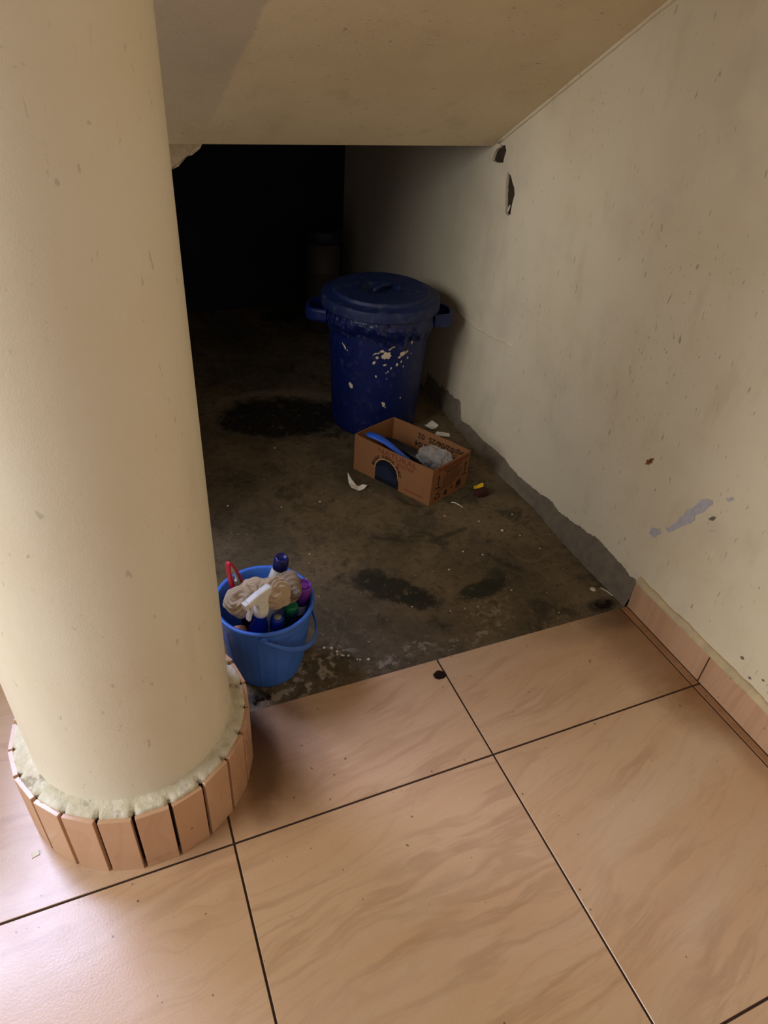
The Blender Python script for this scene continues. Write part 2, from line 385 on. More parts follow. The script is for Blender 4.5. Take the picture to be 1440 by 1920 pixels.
# the dark joints between tiles
bm = BM()
box(bm, -3.6, 1.2255, -3.6, .300, -.0034, -.0022)
link('joint', bm, M['grout'], floor)
bm = BM(); box(bm, -3.6, -.003, .300, 1.8, -.0034, -.0022); link('joint', bm, M['grout'], floor)

# ------------------------------------------------------------------ right wall
XW = 1.236
wall = setting(link('wall_right', box(BM(), XW + .012, XW + .16, -4.8, 2.88, -.15, 3.1), M['rough_concrete']))
low = [(.305, .085), (.338, .078), (.36, .083), (.38, .09), (.42, .088), (.474, .097), (.52, .092), (.56, .078), (.604, .074), (.65, .06), (.687, .056), (.74, .064), (.787, .063), (.848, .045), (.92, .04),
       (.989, .034), (1.05, .045), (1.11, .041), (1.21, .029), (1.29, .034), (1.324, .036), (1.398, .018), (1.404, .06), (1.424, .098), (1.47, .062), (1.54, .03), (1.62, .012), (1.719, .0)]
lowj = jag(low, .0045, .02, 3)
outline = [(-4.8, .1), (.3, .1)] + lowj + [(2.88, 0), (2.88, 3.1), (-4.8, 3.1)]
h1 = jag([(1.449, .980), (1.44, 1.006), (1.406, 1.034), (1.382, 1.036), (1.37, 1.022), (1.376, 1.001), (1.378, .985), (1.422, .978), (1.449, .980)], .003, .012, 1)[:-1]
h2 = jag([(1.341, .965), (1.321, .959), (1.288, .929), (1.280, .911), (1.284, .889), (1.284, .85), (1.30, .842), (1.318, .847), (1.334, .899), (1.344, .937), (1.341, .965)], .0025, .012, 2)[:-1]
bm = extrude(poly_fill(outline, [h1, h2]), (0, 0, .011))
xf(bm, frame((XW + .012, 0, 0), (0, 1, 0), (0, 0, 1), (-1, 0, 0)))
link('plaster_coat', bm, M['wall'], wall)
# cavities behind the two holes: deep rough pockets
for hp, dp, sd in ((h1, .02, 5), (h2, .014, 6)):
    cy = sum(q[0] for q in hp) / len(hp); cz = sum(q[1] for q in hp) / len(hp)
    bm = BM(); prev = None; n = len(hp)
    for k in range(5):
        f = 1 - k / 4.0; x = XW + .0112 - (.006 if sd == 5 else .005) * k / 4.0
        ring = [bm.verts.new((x + random.uniform(-.0015, .0015), cy + (q[0] - cy) * (f * .95 + .08), cz + (q[1] - cz) * (f * .95 + .08))) for q in hp]
        if prev:
            for i in range(n): bm.faces.new((prev[i], prev[(i + 1) % n], ring[(i + 1) % n], ring[i]))
        prev = ring
    bm.faces.new(prev)
    link('broken_hole', bm, M['cavity'], wall, smooth=False)
bm = tube(BM(), [(XW + .001, 1.296, .875), (XW - .001, 1.298, .86), (XW - .001, 1.303, .846)], [.0025, .003, .002], 6); link('plaster_splinter', bm, M['mortar'], wall, smooth=True)
# flaked patches: thin rough lumps of the undercoat
def flake(pts, mat, th=.0012, seed=0, name='flaked_patch'):
    pts = jag(pts + [pts[0]], .0028, .007, seed)[:-1]
    bm = poly_fill(pts); bmesh.ops.subdivide_edges(bm, edges=bm.edges[:], cuts=1)
    extrude(bm, (0, 0, th))
    for v in bm.verts:
        if v.co.z > th * .5: v.co.z += abs(mnoise.noise(v.co * 150)) * .0015
    xf(bm, frame((XW + .0004, 0, 0), (0, 1, 0), (0, 0, 1), (-1, 0, 0)))
    return link(name, bm, M[mat], wall)
flake([(.327, .251), (.327, .27), (.301, .286), (.292, .278), (.311, .249)], 'lilac_plaster', seed=1)
flake([(.285, .303), (.272, .318), (.258, .345), (.244, .393), (.226, .415), (.215, .443), (.19, .459), (.185, .451), (.199, .417), (.218, .392), (.214, .379), (.233, .35), (.258, .317), (.272, .296)], 'lilac_plaster', seed=2)
flake([(.181, .409), (.172, .423), (.163, .427), (.168, .412)], 'rough_concrete', .0008, 3)
flake([(.16, .485), (.148, .498), (.138, .497), (.15, .482)], 'lilac_plaster', .0006, 4)
flake([(.165, .385), (.152, .393), (.147, .392), (.162, .381)], 'mortar', .0006, 6)
for (y, z, a) in ((-.05, .155, .006), (-.09, .125, .005), (-.12, .15, .004)):
    flake([(y, z), (y - a, z + a), (y - 2 * a, z + .3 * a), (y - a, z - .6 * a)], 'rough_concrete', .0006, int(-y * 100))
# faint ridge in the plaster below the landing
pts = jag([(1.56, .437), (1.45, .428), (1.357, .428), (1.25, .44), (1.137, .458)], .003, .02, 9)
bm = tube(BM(), [(XW + .001, a, b) for a, b in pts], .0035, 6); link('plaster_ridge', bm, M['wall'], wall, smooth=True)
# bare concrete foot below the ragged plaster edge
foot = [(.302, 1.213), (.36, 1.212), (.43, 1.212), (.536, 1.209), (.663, 1.212), (.815, 1.222), (.974, 1.212), (1.11, 1.199), (1.27, 1.208), (1.4, 1.218), (1.55, 1.226), (1.74, 1.232)]
def lerp_tab(tab, y):
    for a, b in zip(tab, tab[1:]):
        if a[0] <= y <= b[0]: return a[1] + (b[1] - a[1]) * (y - a[0]) / (b[0] - a[0])
    return tab[0][1] if y < tab[0][0] else tab[-1][1]
bm = BM(); prev = None; n = 150
for i in range(n + 1):
    y = .300 + (1.735 - .300) * i / n; xf_ = lerp_tab(foot, y); zt = min(lerp_tab(low, y) + .012, .11) if y < 1.41 else .11
    zt = max(zt, .012); row = []
    for k in range(8):
        f = k / 7.0; z = ZF - .01 + (zt - ZF + .01) * f
        x = xf_ + (XW + .004 - xf_) * f ** 1.3 + mnoise.noise(Vector((y * 22, z * 30, 1))) * .0045 * (1 - f * .5) + mnoise.noise(Vector((y * 70, z * 90, 4))) * .002
        row.append(bm.verts.new((min(x, XW + .006), y, z)))
    row.append(bm.verts.new((XW + .02, y, zt + .005)))
    if prev:
        for a in range(len(row) - 1): bm.faces.new((prev[a], row[a], row[a + 1], prev[a + 1]))
    prev = row
link('concrete_foot', bm, M['rough_concrete'], wall, smooth=True)
# skirting tiles
base = setting(link('baseboard_right', box(BM(), 1.2285, XW + .013, -3.6, .299, -.003, .088), M['grout']))
for a, b in ((.010, .301), (-.585, .008), (-1.185, -.587), (-1.785, -1.187), (-2.385, -1.787), (-2.985, -2.387)):
    L = b - a
    o = link('skirting_tile', box(BM(), -.0045, .0045, -L / 2 + .0008, L / 2 - .0008, -.046, .046), M['skirting_tile'], base, bevel=.0008, seg=1)
    o.location = (1.2285, (a + b) / 2, .0462)
# smeared cream mortar along the top of the skirting
bm = BM(); prev = None
for i in range(240):
    y = .303 - i * .012; nz = mnoise.noise(Vector((y * 14, 2, 0))); n2 = mnoise.noise(Vector((y * 60, 7, 0)))
    row = [bm.verts.new(q) for q in ((1.2255 + .002 * n2, y, .0905 + .0015 * nz), (1.2245 + .002 * nz, y, .094 + .003 * nz + .0015 * n2), (1.2315, y, .103 + .006 * nz + .002 * n2), (XW + .002, y, .112 + .008 * nz + .003 * n2), (XW + .01, y, .09))]
    if prev:
        for a in range(len(row)): bm.faces.new((prev[a], row[a], row[(a + 1) % len(row)], prev[(a + 1) % len(row)]))
    prev = row
link('mortar_smear', bm, M['smear'], base, smooth=True)

# ------------------------------------------------------------------ stair soffit, landing, dark recess
EY, EZ = 1.452, 1.020; SL = 0.597          # lower edge of the sloping soffit and its slope
ceil = BM(); n = 10
pf = [(EY, EZ), (EY - 3.2, EZ + 3.2 * SL), (EY - 3.2, EZ + 3.2 * SL + .35), (EY, EZ + .35)]
vA = [ceil.verts.new((-.12, a, b)) for a, b in pf]; vB = [ceil.verts.new((XW + .013, a, b)) for a, b in pf]
ceil.faces.new(vA); ceil.faces.new(vB[::-1])
for i in range(4): ceil.faces.new((vA[i], vA[(i + 1) % 4], vB[(i + 1) % 4], vB[i]))
ceiling = setting(link('ceiling', ceil, M['soffit'], bevel=.004), 'sloping cream underside of the stair flight above the recess')
# cove bead where soffit meets the wall
pts = [(XW - .001 + .0015 * mnoise.noise(Vector((i * .4, 0, 0))), EY - .03 - i * .03, EZ + (.03 + i * .03) * SL + .001) for i in range(60)]
link('plaster_bead', tube(BM(), pts, [.007 + .0025 * mnoise.noise(Vector((i * .6, 3, 0))) for i in range(60)], 8), M['wall'], ceiling, smooth=True)
# landing slab behind the edge and the recess walls
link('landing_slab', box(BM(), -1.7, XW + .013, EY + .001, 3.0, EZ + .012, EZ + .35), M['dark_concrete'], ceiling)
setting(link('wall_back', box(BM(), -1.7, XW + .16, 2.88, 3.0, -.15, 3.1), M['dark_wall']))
setting(link('wall_left', box(BM(), -.76, -.64, .58, 2.88, -.1, EZ + .02), M['dark_wall']))  # unseen side wall, lengthened forward to keep left light off the recess
# broken end of the lower flight's beam, left
prof = [(.293, EZ + .004), (.285, 1.010), (.262, .994), (.236, .978), (.222, .966), (.205, .957), (.15, .926), (.05, .87), (-.1, .79), (-.4, .62), (-.6, .51), (-.6, EZ + .004)]
bm = extrude(poly_fill(jag(prof, .004, .015, 12)), (0, 0, .2))
bmesh.ops.subdivide_edges(bm, edges=[e for e in bm.edges if e.calc_length() > .03], cuts=3, use_grid_fill=True)
xf(bm, frame((0, EY - .004, 0), (1, 0, 0), (0, 0, 1), (0, 1, 0)))
for v in bm.verts:
    if v.co.y < EY + .05: v.co += Vector((0, abs(mnoise.noise(v.co * 35)) * .012 + mnoise.noise(v.co * 90) * .004, 0))
link('broken_beam_end', bm, M['broken_plaster'], ceiling)

setting(link('light_blocker_front', box(BM(), -1.6, XW + .16, -3.3, -3.15, -.15, 3.1), M['soffit']))  # unseen blocker added behind the camera to keep light out of the recess
# hall ceiling and far walls that only shape the daylight
setting(link('ceiling_2', box(BM(), -1.0, XW + .16, -4.8, -1.9, 2.9, 3.1), M['soffit']))

# ------------------------------------------------------------------ column
CX, CY = -.142, .242
bm = BM(); lathe(bm, [(.199, ZF), (.1945, .15), (.194, .21), (.193, .5), (.1925, 1.0), (.193, 1.6), (.193, 3.1)], 128, wob=lambda a, z: .0012 * mnoise.noise(Vector((cos(a) * 3, sin(a) * 3, z * 3))))
column = setting(link('column', bm, M['column'], loc=(CX, CY, 0), smooth=True), 'round cream plastered column with a ring of tiles at its foot')
NT_ = 22; a0 = radians(-112.6); da = 2 * pi / NT_; RO = .2235
bm = lathe(BM(), [(.2125, ZF), (.2125, .1755)], 66); link('joint', bm, M['grout'], column)
rt = random.Random(4)
for i in range(NT_):
    A = a0 + i * da; B = A + da; g = .0022 if i % 4 else .0032
    pa = Vector((RO * cos(A), RO * sin(A), 0)); pb = Vector((RO * cos(B), RO * sin(B), 0)); d = (pb - pa).normalized(); nrm = Vector((d.y, -d.x, 0))
    L = (pb - pa).length; H = .174 + rt.uniform(-.003, .003)
    o = link('plinth_tile', box(BM(), -L / 2 + g, L / 2 - g, -.009, 0, 0, H), M['skirting_tile'], column, bevel=.0007, seg=1)
    o.matrix_local = frame((pa + pb) / 2, d, -nrm, (0, 0, 1)) @ Matrix.Rotation(rt.uniform(-.02, .02), 4, 'Z')
# lumpy mortar ledge on top of the tiles, notched at the joints
bm = BM(); seg = 264; rings = []
for k in range(9):
    f = k / 8.0; rg = []
    for i in range(seg):
        a = a0 + 2 * pi * i / seg; ph = (i % 12) / 12.0; ph = min(ph, 1 - ph) * 12; fac = cos(da / 2) / cos((i % 12) / 12.0 * da - da / 2)
        ro = RO * fac + .0008; q = Vector((cos(a) * 9, sin(a) * 9, f * 2))
        nz = mnoise.noise(q) ; n2 = mnoise.noise(q * 4)
        if k == 0: r, z = ro, .1655 + .004 * n2 + .002 * mnoise.noise(q * 9)
        else:
            g = (k - 1) / 7.0; r = ro + (.1935 - ro) * g + .0008 * n2; z = .1775 + .0025 * min(1, g * 5) + .003 * g + .0018 * nz + .002 * n2 + .0014 * mnoise.noise(q * 11) + .010 * max(0, g - .8)
        if ph < 1.2 and k < 5: z -= (.016 if k else .0) * (1 - ph / 1.2) * (1 - k / 6.0); r -= .009 * (1 - ph / 1.2) if k < 3 else 0
        rg.append(bm.verts.new((r * cos(a), r * sin(a), z)))
    rings.append(rg)
for A, B in zip(rings, rings[1:]):
    for i in range(seg): bm.faces.new((A[i], A[(i + 1) % seg], B[(i + 1) % seg], B[i]))
link('mortar_ledge', bm, M['mortar'], column, smooth=True)

# ------------------------------------------------------------------ big blue bin with lid
BX, BY = .916, 1.562
bin_ = empty('trash_bin', (BX, BY, ZF), 'tall dark blue plastic bin with lid and cream paint splashes, standing behind the carton', 'bin')
def bin_r(z): return .170 + .024 * z / .5
prof = [(0, .004), (.15, .004), (.158, 0), (.168, .004), (.171, .012)] + [(bin_r(z), z) for z in (.05, .1, .15, .2, .25, .3, .35, .4, .45, .478)] + [(.203, .480), (.205, .492), (.200, .500), (.190, .498), (.186, .45), (.166, .02), (0, .018)]
link('body', lathe(BM(), prof, 96), M['bin'], bin_, smooth=True, bevel=0)
# lid
lid = link('lid', lathe(BM(), [(0, .530), (.048, .529), (.056, .531), (.066, .541), (.074, .543), (.118, .543), (.168, .543), (.1705, .5432), (.1765, .5425), (.178, .541), (.1795, .532), (.1805, .5305), (.205, .527), (.2155, .5245), (.2185, .5225), (.2195, .5195), (.2215, .491), (.2215, .488), (.2175, .487), (.214, .502), (.19, .512), (0, .52)], 96), M['lid'], bin_, smooth=True)
bm = BM(); tube(bm, [(-.04, 0, .534), (-.036, 0, .542), (-.024, 0, .547), (0, 0, .548), (.024, 0, .547), (.036, 0, .542), (.04, 0, .534)], .009, 10, 1, (0, 1, 0))
xf(bm, Matrix.Rotation(.5, 4, 'Z')); link('lid_handle', bm, M['lid'], lid, smooth=True)
for k in (-20, 160):       # two hooped side handles
    a = radians(k); bm = BM(); pts = []
    for i in range(15):
        f = i / 14.0; s = -1 + 2 * f; out = .195 + .072 * (1 - abs(s) ** 3.2); side = .078 * s
        pts.append((out, side, .452 - .008 * (1 - s * s)))
    rings = []
    for i, q in enumerate(pts):
        q = Vector(q); d = (Vector(pts[min(i + 1, 14)]) - Vector(pts[max(i - 1, 0)])).normalized(); nn = Vector((d.y, -d.x, 0)).normalized()
        rings.append([bm.verts.new(q + nn * x + Vector((0, 0, z))) for x, z in ((-.006, -.022), (.006, -.022), (.011, -.012), (.011, .018), (.004, .026), (-.006, .026))])
    for A, B in zip(rings, rings[1:]):
        for j in range(6): bm.faces.new((A[j], A[(j + 1) % 6], B[(j + 1) % 6], B[j]))
    bm.faces.new(rings[0][::-1]); bm.faces.new(rings[-1])
    xf(bm, Matrix.Rotation(a, 4, 'Z')); link('handle', bm, M['bin'], bin_, bevel=.003)
SPL = [(-1.788, 0.355, 0.0226, 0.0191, 0.3), (-1.881, 0.372, 0.0111, 0.007, -0.6), (-1.522, 0.394, 0.0176, 0.007, -0.7), (-1.462, 0.409, 0.0151, 0.005, -0.6), (-1.355, 0.401, 0.007, 0.0045, -0.7), (-1.272, 0.396, 0.005, 0.0091, 0), (-1.664, 0.389, 0.0141, 0.005, -0.6), (-1.724, 0.382, 0.0101, 0.005, -0.6), (-1.458, 0.357, 0.0171, 0.0131, -0.3), (-1.522, 0.346, 0.008, 0.006, 0), (-1.359, 0.364, 0.007, 0.005, -0.5), (-1.334, 0.338, 0.0045, 0.0055, 0), (-1.254, 0.352, 0.003, 0.0035, 0), (-2.012, 0.361, 0.0131, 0.0035, -0.6), (-1.97, 0.346, 0.007, 0.007, 0), (-2.026, 0.325, 0.006, 0.0091, 0.4), (-1.811, 0.318, 0.0091, 0.0045, -0.4), (-1.676, 0.304, 0.004, 0.0065, 0), (-1.561, 0.317, 0.0065, 0.008, 0.3), (-1.474, 0.327, 0.004, 0.0065, 0.4), (-1.411, 0.306, 0.003, 0.005, 0.4), (-1.735, 0.291, 0.0035, 0.005, 0.4), (-1.772, 0.286, 0.004, 0.003, 0), (-1.972, 0.271, 0.0045, 0.007, -0.4), (-1.749, 0.262, 0.003, 0.0025, 0), (-1.925, 0.395, 0.005, 0.003, 0), (-1.951, 0.364, 0.007, 0.003, -0.6), (-1.86, 0.35, 0.0101, 0.0091, 0.4), (-1.616, 0.396, 0.008, 0.004, -0.6), (-1.052, 0.451, 0.0181, 0.008, -0.15), (-1.189, 0.455, 0.0101, 0.0091, -0.3), (-0.837, 0.441, 0.007, 0.004, -0.3), (-2.669, 0.361, 0.005, 0.0151, -0.6), (-2.721, 0.37, 0.0025, 0.007, -0.4), (-2.602, 0.352, 0.004, 0.003, 0), (-2.51, 0.214, 0.0126, 0.0161, -0.4), (-1.77, 0.152, 0.008, 0.0121, -0.3), (-1.801, 0.16, 0.005, 0.004, 0), (-1.73, 0.14, 0.003, 0.005, 0), (-1.392, 0.173, 0.004, 0.005, 0), (-0.888, 0.057, 0.003, 0.003, 0), (-1.294, 0.423, 0.006, 0.005, 0)]
bm = BM(); rs = random.Random(11)
for th, z, a, b, ro in SPL:
    n = 26 if a > .009 else 11; ring = []; r0 = bin_r(z); cen = bm.verts.new(((r0 + .0016) * cos(th), (r0 + .0016) * sin(th), z - ZF))
    for i in range(n):
        ph = 2 * pi * i / n; k = .72 + .5 * mnoise.noise(Vector((cos(ph) * 2, sin(ph) * 2, th * 9))) + rs.uniform(-.16, .16) if a > .009 else rs.uniform(.65, .95)
        u, w = a * k * cos(ph) * .95, b * k * sin(ph) * .95; s = u * cos(-ro) - w * sin(-ro); q = u * sin(-ro) + w * cos(-ro)
        r = bin_r(z + q) + .0006; ring.append(bm.verts.new((r * cos(th + s / r), r * sin(th + s / r), z + q - ZF)))
    for i in range(n): bm.faces.new((cen, ring[i], ring[(i + 1) % n]))
o = link('paint_splash', bm, M['splash'], bin_); o['kind'] = 'stuff'; o['label'] = 'dried cream paint splashes'
# crumpled blue bag folded over the rim under the lid
bm = BM(); prev = None; na = 140
for i in range(na + 1):
    a = radians(-212 + 190 * i / na); f = i / na
    drop = .086 + .026 * sin(f * 9) * .6 + .03 * (1 if .48 < f < .72 else 0) * min(1, (f - .48) * 18) * min(1, (.72 - f) * 18) + .012 * mnoise.noise(Vector((f * 25, 0, 0))) - .02 * max(0, f - .8) * 5
    row = []
    for k in range(9):
        g = k / 8.0; z = .492 - drop * g
        r = bin_r(z) + .004 + .016 * sin(pi * min(1, g * 1.1)) + .013 * mnoise.noise(Vector((a * 7, g * 2, 1))) * (g + .2) + .005 * mnoise.noise(Vector((a * 17 + g * 4, g * 5, 5)))
        r = max(r, bin_r(z) + .0015); r = max(r, .207) if z > .474 else r
        row.append(bm.verts.new((BX + r * cos(a), BY + r * sin(a), z)))
    if prev:
        for k in range(8): bm.faces.new((prev[k], row[k], row[k + 1], prev[k + 1]))
    prev = row
o = link('bin_bag', bm, M['bag'], smooth=False); o.modifiers.new('thick', 'SOLIDIFY').thickness = .0006
tag(o, 'crumpled blue plastic bag hanging out below the bin lid', 'bag')

# ------------------------------------------------------------------ dark can in the far corner
can = empty('metal_drum', (1.012, 2.53, ZF), 'dim narrow drum with dark lid in the far corner behind the blue bin', 'drum')
link('body', lathe(BM(), [(0, 0), (.083, 0), (.085, .004), (.085, .15), (.088, .155), (.085, .16), (.085, .30), (.088, .305), (.085, .31), (.085, .44), (0, .44)], 48), M['dark_metal'], can, smooth=True, bevel=0)
link('lid', lathe(BM(), [(.09, .438), (.094, .442), (.094, .49), (.088, .5), (.05, .505), (0, .508)], 48), M['dark_lid'], can, smooth=True)

# ------------------------------------------------------------------ carton
def glyphs(txt, size, bold=.6, align='LEFT'):
    cu = bpy.data.curves.new('lettering', 'FONT'); cu.body = txt; cu.size = size; cu.align_x = align; cu.resolution_u = 2; cu.offset = .035 * size * bold
    o = bpy.data.objects.new('lettering', cu); COL.objects.link(o)
    me = bpy.data.meshes.new_from_object(o.evaluated_get(bpy.context.evaluated_depsgraph_get()))
    bm = BM(); bm.from_mesh(me)
    bpy.data.objects.remove(o); bpy.data.curves.remove(cu); bpy.data.meshes.remove(me)
    return bm
def merge(dst, src):
    me = bpy.data.meshes.new('t'); src.to_mesh(me); src.free(); dst.from_mesh(me); bpy.data.meshes.remove(me)
PF = Vector((.874, .930, 0)); PL = Vector((.706, 1.226, 0)); PR = Vector((1.057, 1.007, 0)); PK = PL + PR - PF
CH = .147
carton = empty('cardboard_carton', (PF.x, PF.y, ZF), 'open brown cardboard carton without flaps, holding a blue dustpan and film', 'box')
def rel(v): return v - PF
corners = [rel(PF), rel(PR), rel(PK), rel(PL)]; cen = sum(corners, Vector()) / 4
def panel(name, a, b, lean=.004):
    d = (b - a).normalized(); nrm = Vector((d.y, -d.x, 0))     # outward for counter-clockwise order
    bm = BM(); L = (b - a).length; nu, nv = 16, 6; g = {}
    for s, off in ((0, 0.0), (1, -.0035)):
        for i in range(nu + 1):
            for j in range(nv + 1):
                fu, fv = i / nu, j / nv
                bow = .003 * sin(pi * fu) * fv * mnoise.noise(a * 9 + Vector((fu * 2, 0, 1)))
                q = a + d * (fu * L) + nrm * (off + lean * fv * sin(pi * fu) + bow) + Vector((0, 0, fv * CH + (.0012 * mnoise.noise(Vector((fu * 7, a.x * 30, 2))) if j == nv else 0)))
                g[s, i, j] = bm.verts.new(q)
    for i in range(nu):
        for j in range(nv):
            bm.faces.new((g[0, i, j], g[0, i + 1, j], g[0, i + 1, j + 1], g[0, i, j + 1]))
            bm.faces.new((g[1, i, j], g[1, i, j + 1], g[1, i + 1, j + 1], g[1, i + 1, j]))
    for i in range(nu):
        for j in (0, nv): bm.faces.new((g[0, i, j], g[0, i + 1, j], g[1, i + 1, j], g[1, i, j]))
    for j in range(nv):
        for i in (0, nu): bm.faces.new((g[0, i, j], g[0, i, j + 1], g[1, i, j + 1], g[1, i, j]))
    return link(name, bm, M['board'], carton)
fr_panel = panel('side_panel', corners[3], corners[0]); rt_panel = panel('end_panel', corners[0], corners[1], .002); bk_panel = panel('side_panel', corners[1], corners[2]); lf_panel = panel('end_panel', corners[2], corners[3], .002)
bm = BM(); vs = [bm.verts.new(cen + (q - cen) * .985 + Vector((0, 0, z))) for z in (.001, .004) for q in corners]
bm.faces.new(vs[:4]); bm.faces.new(vs[4:])
for i in range(4): bm.faces.new((vs[i], vs[(i + 1) % 4], vs[4 + (i + 1) % 4], vs[4 + i]))
link('base', bm, M['board_in'], carton)
def face_mat(a, b, inside=False):
    d = (b - a).normalized(); nrm = Vector((d.y, -d.x, 0))
    if inside: nrm = -nrm
    return a, d, nrm
def on_panel(bm, a, b, lean, inside=False, off=.0006):
    """map (s, t) drawings on to the bowed panel; s from a"""
    L = (b - a).length; d = (b - a).normalized(); nrm = Vector((d.y, -d.x, 0))
    for v in bm.verts:
        s, tt = v.co.x, v.co.y; fu, fv = s / L, tt / CH
        bow = .003 * sin(pi * fu) * fv * mnoise.noise(a * 9 + Vector((fu * 2, 0, 1)))
        v.co = a + d * s + nrm * ((off if not inside else -.0035 - off) + lean * fv * sin(pi * fu) + bow) + Vector((0, 0, tt))
    return bm
def rect2(bm, x0, x1, y0, y1, n=1):
    for i in range(n):
        a, b = x0 + (x1 - x0) * i / n, x0 + (x1 - x0) * (i + 1) / n
        bm.faces.new([bm.verts.new(q) for q in ((a, y0, 0), (b, y0, 0), (b, y1, 0), (a, y1, 0))])
    return bm
# front: navy badge with a peak, arc lettering, faded red print
LC, LZ, LR = .150, .052, .049
bm = BM(); ring = []
for i in range(33):
    a = pi * (1 - i / 32.0); ring.append((LC + LR * cos(a), LZ + LR * sin(a)))
ring = [(LC - LR - .001, .001)] + ring + [(LC + LR, .045), (LC + LR + .006, .036), (LC + LR + .007, .001)]
bm = poly_fill(ring); on_panel(bm, corners[3], corners[0], .004, off=.0005); link('badge_print', bm, M['navy_ink'], fr_panel)
bm = poly_fill([(LC - .047, .055), (LC - .02, .074), (LC - .008, .078), (LC + .004, .083), (LC + .01, .076), (LC + .03, .056), (LC + .046, .042), (LC + .046, .02), (LC - .047, .02)]); on_panel(bm, corners[3], corners[0], .004, off=.0008); link('mountain_print', bm, M['navy_light'], fr_panel)
bm = BM()
for i in range(32):
    a1, a2 = pi * (1.0 - i / 32.0), pi * (1 - (i + 1) / 32.0)
    bm.faces.new([bm.verts.new((LC + r * cos(a), LZ + r * sin(a), 0)) for r, a in ((LR + .001, a1), (LR + .004, a1), (LR + .004, a2), (LR + .001, a2))])
on_panel(bm, corners[3], corners[0], .004, off=.0008); link('ring_print', bm, M['pale_ink'], fr_panel)
bm = BM(); txt = 'MOUNT KENYA PURE'; n = len(txt)
for i, ch in enumerate(txt):
    if ch == ' ': continue
    a = radians(168 - 156 * i / (n - 1)); g = glyphs(ch, .0165, 1.0, align='CENTER')
    xf(g, Matrix.Translation((LC + (LR + .0062) * cos(a), LZ + (LR + .0062) * sin(a), 0)) @ Matrix.Rotation(a - pi / 2, 4, 'Z')); merge(bm, g)
on_panel(bm, corners[3], corners[0], .004); link('lettering', bm, M['ink'], fr_panel)
for txt, sz, x, y, sx in (('NATURAL', .030, .108, .121, 1.25), ('WATER', .022, .192, .100, 1)):
    g = glyphs(txt, sz, .2); xf(g, Matrix.Translation((x, y, 0)) @ Matrix.Diagonal((sx, 1, 1, 1))); on_panel(g, corners[3], corners[0], .004); link('lettering', g, M['red_ink'], fr_panel)
bm = BM()
for i in range(9): rect2(bm, .232 + i * .009, .238 + i * .009, .018, .023)
on_panel(bm, corners[3], corners[0], .004); link('print_line', bm, M['red_ink'], fr_panel)['kind'] = 'stuff'
# end: arrows, small print, recycling mark
bm = BM(); Le = (corners[1] - corners[0]).length
def end_print(name, g): on_panel(g, corners[0], corners[1], .002); return link(name, g, M['ink'], rt_panel)
for s in (.036, .178):
    end_print('arrow_print', poly_fill([(s - .0022, .070), (s + .0022, .070), (s + .0022, .100), (s + .0065, .098), (s, .116), (s - .0065, .098), (s - .0022, .100)]))
    rect2(bm, s - .012, s + .010, .058, .064)
tri = BM()
rl = random.Random(5)
for k, (s0, s1, z, h) in enumerate(((.062, .155, .117, .0062), (.075, .145, .1065, .0062), (.066, .165, .096, .004), (.062, .160, .088, .004), (.058, .166, .080, .004), (.060, .158, .072, .004), (.058, .150, .064, .004), (.045, .130, .055, .0045), (.036, .115, .046, .0045))):
    s = s0
    while s < s1:
        w = rl.uniform(.006, .017); e = min(s + w, s1)
        q = s
        while q < e - .001: rect2(bm, q, min(q + .0021, e), z, z + h * rl.uniform(.75, 1)); q += .0029
        s = e + .0035
for j in range(3):         # three chasing arrows
    g = poly_fill([(-.0095, .0075), (.002, .0075), (.002, .0048), (.0095, .0105), (.002, .0162), (.002, .0135), (-.0095, .0135)])
    xf(g, Matrix.Translation((.040, .024, 0)) @ Matrix.Rotation(j * 2 * pi / 3, 4, 'Z')); merge(tri, g)
end_print('recycling_print', tri)
end_print('symbol_print', poly_fill([(.076, .012), (.088, .012), (.090, .026), (.086, .036), (.079, .034), (.074, .024)]))
end_print('symbol_print', poly_fill([(.108, .028), (.116, .026), (.117, .034), (.110, .036)]))
end_print('symbol_print', poly_fill([(.140, .014), (.158, .014), (.164, .036), (.156, .054), (.150, .034), (.146, .05), (.138, .036)], [[(.146, .018), (.154, .018), (.154, .026), (.146, .026)]]))
end_print('print_line', bm)['kind'] = 'stuff'
bm = BM(); s = .03
while s < .19:
    w = rl.uniform(.004, .009); rect2(bm, s, s + w, .128, .138); s += w + .002
on_panel(bm, corners[0], corners[1], .002); link('print_line', bm, M['red_ink'], rt_panel)['kind'] = 'stuff'
# inside of the far panel: date stamp, upside down
bm = BM()
g = glyphs('P 06/01/25  13:04', .031); xf(g, Matrix.Translation((.045, .073, 0)) @ Matrix.Rotation(pi, 4, 'Z') @ Matrix.Translation((-.252, -.020, 0))); merge(bm, g)
g = glyphs('Exp:02/06/25  02', .031); xf(g, Matrix.Translation((.045, .108, 0)) @ Matrix.Rotation(pi, 4, 'Z') @ Matrix.Translation((-.252, -.020, 0))); merge(bm, g)
Lb = (corners[2] - corners[1]).length
for v in bm.verts: v.co.x = Lb - (v.co.x + .03)
on_panel(bm, corners[1], corners[2], .004, True); link('lettering', bm, M['ink'], bk_panel)

